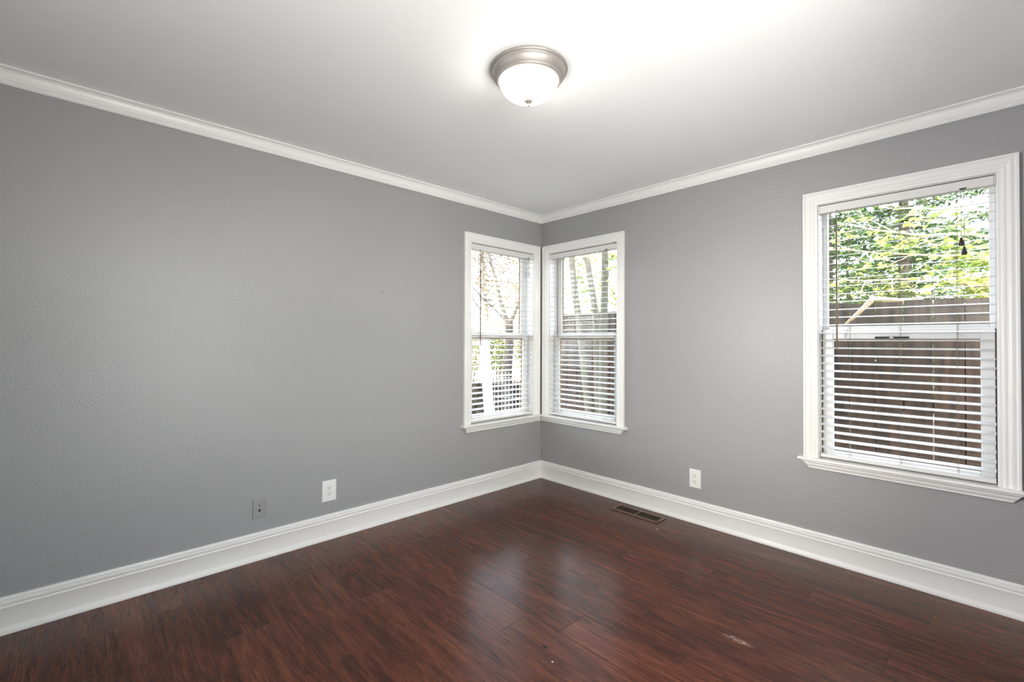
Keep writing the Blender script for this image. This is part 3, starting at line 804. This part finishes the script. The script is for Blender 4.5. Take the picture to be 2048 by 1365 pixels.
# tree with forked dark branches and thin russet leaves beyond the left corner window
rnd = random.Random(21)
T = 7.0
base = at(1016, 800, t=T); base.z = GZ
st = [base, at(1015, 740, t=T), at(1019, 690, t=T), at(1018, 645, t=T)]
fk1 = [at(1018, 647, t=T), at(1010, 632, t=T), at(1001, 602, t=T), at(993, 565, t=T), at(980, 520, t=T), at(970, 430, t=T)]
fk2 = [at(1018, 647, t=T), at(1026, 634, t=T), at(1036, 610, t=T), at(1043, 585, t=T), at(1052, 540, t=T), at(1066, 430, t=T)]
tw = [(wob(at(1010, 640, t=T-.2), at(945, 575, t=T-.6), 5, 0.015, rnd), 0.014, 0.008), (wob(at(985, 615, t=T), at(955, 560, t=T+.2), 4, 0.02, rnd), 0.012, 0.005),
      (wob(at(962, 620, t=T-.5), at(935, 585, t=T-.5), 4, 0.01, rnd), 0.012, 0.008), (wob(at(984, 615, t=T), at(1000, 598, t=T), 3, 0.01, rnd), 0.01, 0.006)]
for k in range(26):
    p = at(rnd.uniform(950, 1050), rnd.uniform(520, 620), t=T+rnd.uniform(-.5, .8))
    tw.append((wob(p, p+Vector((rnd.uniform(-.5, .5), rnd.uniform(-.3, .3), rnd.uniform(-.15, .4))), 4, 0.03, rnd), 0.006, 0.002))
lp = []
for k in range(44):
    lp += cloud(rnd, at(rnd.uniform(930, 1065), rnd.uniform(440, 632), t=T+rnd.uniform(-.6, 1.2)), (0.18, 0.18, 0.12), 16)
for k in range(10):
    lp += cloud(rnd, at(rnd.uniform(945, 1045), rnd.uniform(560, 590), t=T+rnd.uniform(-.6, 1.2)), (0.18, 0.18, 0.10), 26)
branch_tree('forked dark tree with thin russet leaves outside the left corner window', base, [(st, 0.075, 0.06), (fk1, 0.038, 0.012), (fk2, 0.036, 0.012)], tw, lp, M_autumn, M_barkdark, (0.045, 0.03), seed=5)

# paler tree farther off, filling the upper sash with small tan leaves
rnd = random.Random(27)
T = 11.5
base = at(975, 800, t=T); base.z = GZ
st = [base, at(976, 700, t=T), at(972, 620, t=T), at(968, 540, t=T), at(960, 470, t=T)]
tw = []; lp = []
for k in range(34):
    p = Vector(st[2]).lerp(Vector(st[4]), rnd.random()); q = at(rnd.uniform(925, 1075), rnd.uniform(470, 640), t=T+rnd.uniform(-1, 1))
    tw.append((wob(p, q, 5, 0.05, rnd), 0.016, 0.004)); lp += cloud(rnd, q, (0.35, 0.35, 0.25), 60)
branch_tree('paler tan-leaved tree farther behind the forked tree', base, [(st, 0.07, 0.03)], tw, lp, M_tan, M_barkdark, (0.06, 0.04), seed=8)

# leaning white post and what stands behind it
pt = at(966, 640, t=5.8); pb = at(980, 850, t=5.8); dv = (pb-pt); pb = pt+dv*((GZ-pt.z)/dv.z)
bm = bmesh.new(); hw = 0.045
loft(bm, [[tuple(c+Vector((sx*hw, sy*hw, 0))) for sx, sy in ((-1, -1), (1, -1), (1, 1), (-1, 1))] for c in (pb, pt)])
tag(obj('garden_post', bm, M_white, origin=pb), 'white painted post leaning slightly outside the left corner window', 'post')

c = at(994, 700, t=10.0); shrub('sunlit yellow-green bush outside the left corner window, right of the white post', (c.x, c.y, c.z-0.05), (0.29, 0.29, 0.45), 900, M_shrub, (0.07, 0.04), 31)
c = at(940, 705, t=9.6); shrub('shaded bush at the left edge of the left corner window', (c.x, c.y, c.z), (0.24, 0.26, 0.5), 600, M_shrub, (0.07, 0.035), 32)
c = at(1052, 700, t=9.8); shrub('green bush at the right edge of the left corner window', (c.x, c.y, c.z), (0.26, 0.26, 0.5), 600, M_shrub, (0.07, 0.04), 33)
# clipped dark hedge running behind the wire fence
rnd = random.Random(61)
h0_ = at(915, 800, t=8.2); h1_ = at(1100, 800, t=8.2); hd = (h1_-h0_); hd.z = 0; hl_ = hd.length; hd.normalize(); hn = Vector((-hd.y, hd.x, 0))
HP = lambda u, d, z: tuple(Vector((h0_.x, h0_.y, 0))+hd*u+hn*d+Vector((0, 0, z)))
hedge = empty('hedge', HP(hl_/2, 0.2, GZ)); tag(hedge, 'low dark hedge running behind the white wire fence', 'hedge')
bm = bmesh.new(); box(bm, 0.05, hl_-0.05, 0.05, 0.33, GZ, 0.50, f=HP); obj('woody_core', bm, M_barkdark, hedge)
bm = bmesh.new()
leaf_quads(bm, [HP(rnd.uniform(0, hl_), rnd.choice((rnd.uniform(-0.02, 0.06), rnd.uniform(0, 0.38))), rnd.uniform(GZ+0.05, 0.56)) for _ in range(5200)], rnd, 0.05, 0.03)
obj('foliage', bm, M_hedge, hedge, recalc=False)

# white wire garden fence
wf0 = at(975, 800, t=6.1); wf1 = at(1075, 800, t=6.1)
root = empty('wire_fence', ((wf0.x+wf1.x)/2, (wf0.y+wf1.y)/2, GZ)); tag(root, 'low white wire garden fence outside the left corner window', 'fence')
for zz in (0.12, 0.52, 0.78):
    bm = bmesh.new(); tube(bm, [(wf0.x, wf0.y, zz), (wf1.x, wf1.y, zz)], 0.003, 6); obj('rail', bm, M_white, root)
for k in range(15):
    bm = bmesh.new(); p = wf0.lerp(wf1, k/14); tube(bm, [(p.x, p.y, GZ), (p.x, p.y, 0.86)], 0.0032, 6); obj('upright', bm, M_white, root)
# pale garden wall far behind
bm = bmesh.new()
a = at(900, 660, t=12); b = at(1110, 660, t=13)
dvec = (b-a).normalized(); nv = Vector((-dvec.y, dvec.x, 0))*0.2
h0 = at(1000, 637, t=12.5).z
loft(bm, [[tuple(Vector((p.x, p.y, z))) for z in (GZ, h0)]+[tuple(Vector((p.x, p.y, z))+nv) for z in (h0, GZ)] for p in (a-dvec*2, b+dvec*2)])
tag(obj('garden_wall', bm, M_pale), 'pale garden wall far behind the bushes outside the left corner window', 'wall')

# evergreen screen behind the fence
def conifer(label, x, y, h, rad, seed, n=9100):
    rnd = random.Random(seed); o = empty('conifer', (x, y, GZ)); tag(o, label, 'tree', 'evergreens behind the fence')
    bm = bmesh.new(); tube(bm, [(x, y, GZ), (x+0.02, y, h*0.5), (x, y, h-0.2)], [0.10, 0.07, 0.02], 10); obj('trunk', bm, M_barkdark, o, smooth=True)
    pts = []
    bm = bmesh.new()
    for k in range(70):
        z = GZ+0.9+(h-GZ-1.0)*(k/70); rr = rad*(1-0.55*(z-GZ)/(h-GZ))*rnd.uniform(0.75, 1.1); a = k*2.4
        tip = Vector((x+math.cos(a)*rr, y+math.sin(a)*rr, z+0.12-0.2*rr))
        pl = wob((x, y, z), tip, 4, 0.02, rnd); tube(bm, pl, [0.012, 0.010, 0.008, 0.005, 0.003], 5)
        for q in range(n//70):
            t = rnd.uniform(0.35, 1.05); p = Vector((x, y, z)).lerp(tip, t)
            pts.append(p+Vector((rnd.gauss(0, 0.09), rnd.gauss(0, 0.09), rnd.gauss(0, 0.035)-0.02)))
    obj('branches', bm, M_barkdark, o, smooth=True)
    bm = bmesh.new(); leaf_quads(bm, pts, rnd, 0.10, 0.030, 0.1, 0.5, True); obj('foliage', bm, M_conif, o, recalc=False)
conifer('feathery dark evergreen behind the fence at left of the large window view', 1.10, 5.35, 5.4, 0.90, 41)
conifer('feathery evergreen behind the fence in the middle of the large window view', 2.15, 4.15, 4.2, 0.78, 42)
conifer('tall evergreen behind the fence at right of the large window view', 3.25, 5.55, 5.8, 0.98, 43)
conifer('small evergreen behind the fence showing past the large window left jamb', -0.35, 4.2, 3.4, 0.80, 44)

shrub('feathery golden-green juniper standing just above the fence', (2.02, 2.75, 1.15), (0.62, 0.30, 0.88), 4200, M_juniper, (0.09, 0.022), 37)

# sunlit broadleaf tree reaching over the fence
rnd = random.Random(51)
BY = 2.7
base = Vector((3.25, 2.60, GZ))
st = [base, Vector((3.22, 2.75, 1.0)), Vector((3.18, 2.72, 1.9)), Vector((3.15, 2.75, 3.2))]
tw = []; lp = []
for p0, p1 in (((3.18, 2.72, 1.75), at(1690, 560, Y=2.5)), ((3.18, 2.72, 1.95), at(1660, 500, Y=2.6)), ((3.17, 2.74, 2.1), at(1700, 450, Y=2.5)), ((3.16, 2.74, 2.4), at(1760, 415, Y=2.6)), ((3.16, 2.74, 1.65), at(1850, 560, Y=2.5))):
    pl = wob(p0, p1, 7, 0.03, rnd); tw.append((pl, 0.016, 0.005))
    for q in pl[2:]:
        e = q+Vector((rnd.uniform(-.3, .1), rnd.uniform(-.25, .2), rnd.uniform(-.2, .22))); tw.append((wob(q, e, 3, 0.01, rnd), 0.006, 0.003))
        lp += cloud(rnd, e, (0.13, 0.13, 0.11), 7)
for px, py, sz, n in ((1935, 560, 0.16, 90), (1955, 520, 0.14, 60), (1905, 500, 0.14, 34), (1810, 490, 0.14, 34), (1760, 470, 0.13, 26), (1965, 580, 0.12, 70), (1690, 470, 0.10, 14), (1840, 440, 0.12, 20), (1760, 520, 0.10, 14)):
    lp += cloud(rnd, at(px, py, Y=2.55), (sz*1.2, sz, sz*0.8), n)
brk = at(1745, 597, Y=1.93)
tw.append((wob((3.18, 2.72, 1.55), brk, 5, 0.015, rnd)+[at(1738, 606, Y=1.74)], 0.022, 0.024))
tw.append(([at(1738, 606, Y=1.74), at(1715, 628, Y=1.72), at(1690, 650, Y=1.72)], 0.024, 0.010))
branch_tree('sunlit tree with broad yellow-green leaves reaching over the fence', base, [(st, 0.07, 0.04)], tw, lp, M_broad, M_twig, (0.085, 0.042), seed=6)

# tall evergreen screen beyond the neighbour's shed
rnd = random.Random(71)
sc_ = empty('evergreen_screen', (1.7, 9.65, GZ)); tag(sc_, 'tall dark evergreen screen far behind the fence and shed', 'hedge')
bm = bmesh.new()
for k in range(9): tube(bm, wob((-0.6+k*0.6, 9.65, GZ), (-0.6+k*0.6+rnd.uniform(-.1, .1), 9.65, 3.4), 4, 0.03, rnd), [0.07, 0.06, 0.05, 0.04, 0.02], 7)
obj('stems', bm, M_barkdark, sc_, smooth=True)
bm = bmesh.new(); pts = []
while len(pts) < 9000:
    x = rnd.uniform(-0.9, 4.3); z = rnd.uniform(GZ+0.3, 4.7)
    if z > 4.0+0.45*math.sin(x*2.3)-(0.5 if x > 2.5 else 0): continue
    pts.append((x, rnd.uniform(9.3, 10.0), z))
leaf_quads(bm, pts, rnd, 0.20, 0.075, 0.1, 0.5, True); obj('foliage', bm, M_conif, sc_, recalc=False)

# neighbour's shed just showing over the fence
shed = empty('shed', (2.3, 7.6, GZ)); tag(shed, 'grey shed just showing over the fence', 'shed')
bm = bmesh.new(); box(bm, 1.5, 3.2, 7.0, 8.6, GZ, 1.95); obj('wall', bm, M_roof, shed)
bm = bmesh.new(); loft(bm, [[(x, 6.85, 1.95), (x, 6.85, 2.0), (x, 7.8, 2.45), (x, 8.75, 2.0), (x, 8.75, 1.95)] for x in (1.4, 3.3)]); obj('roof', bm, M_ext, shed)
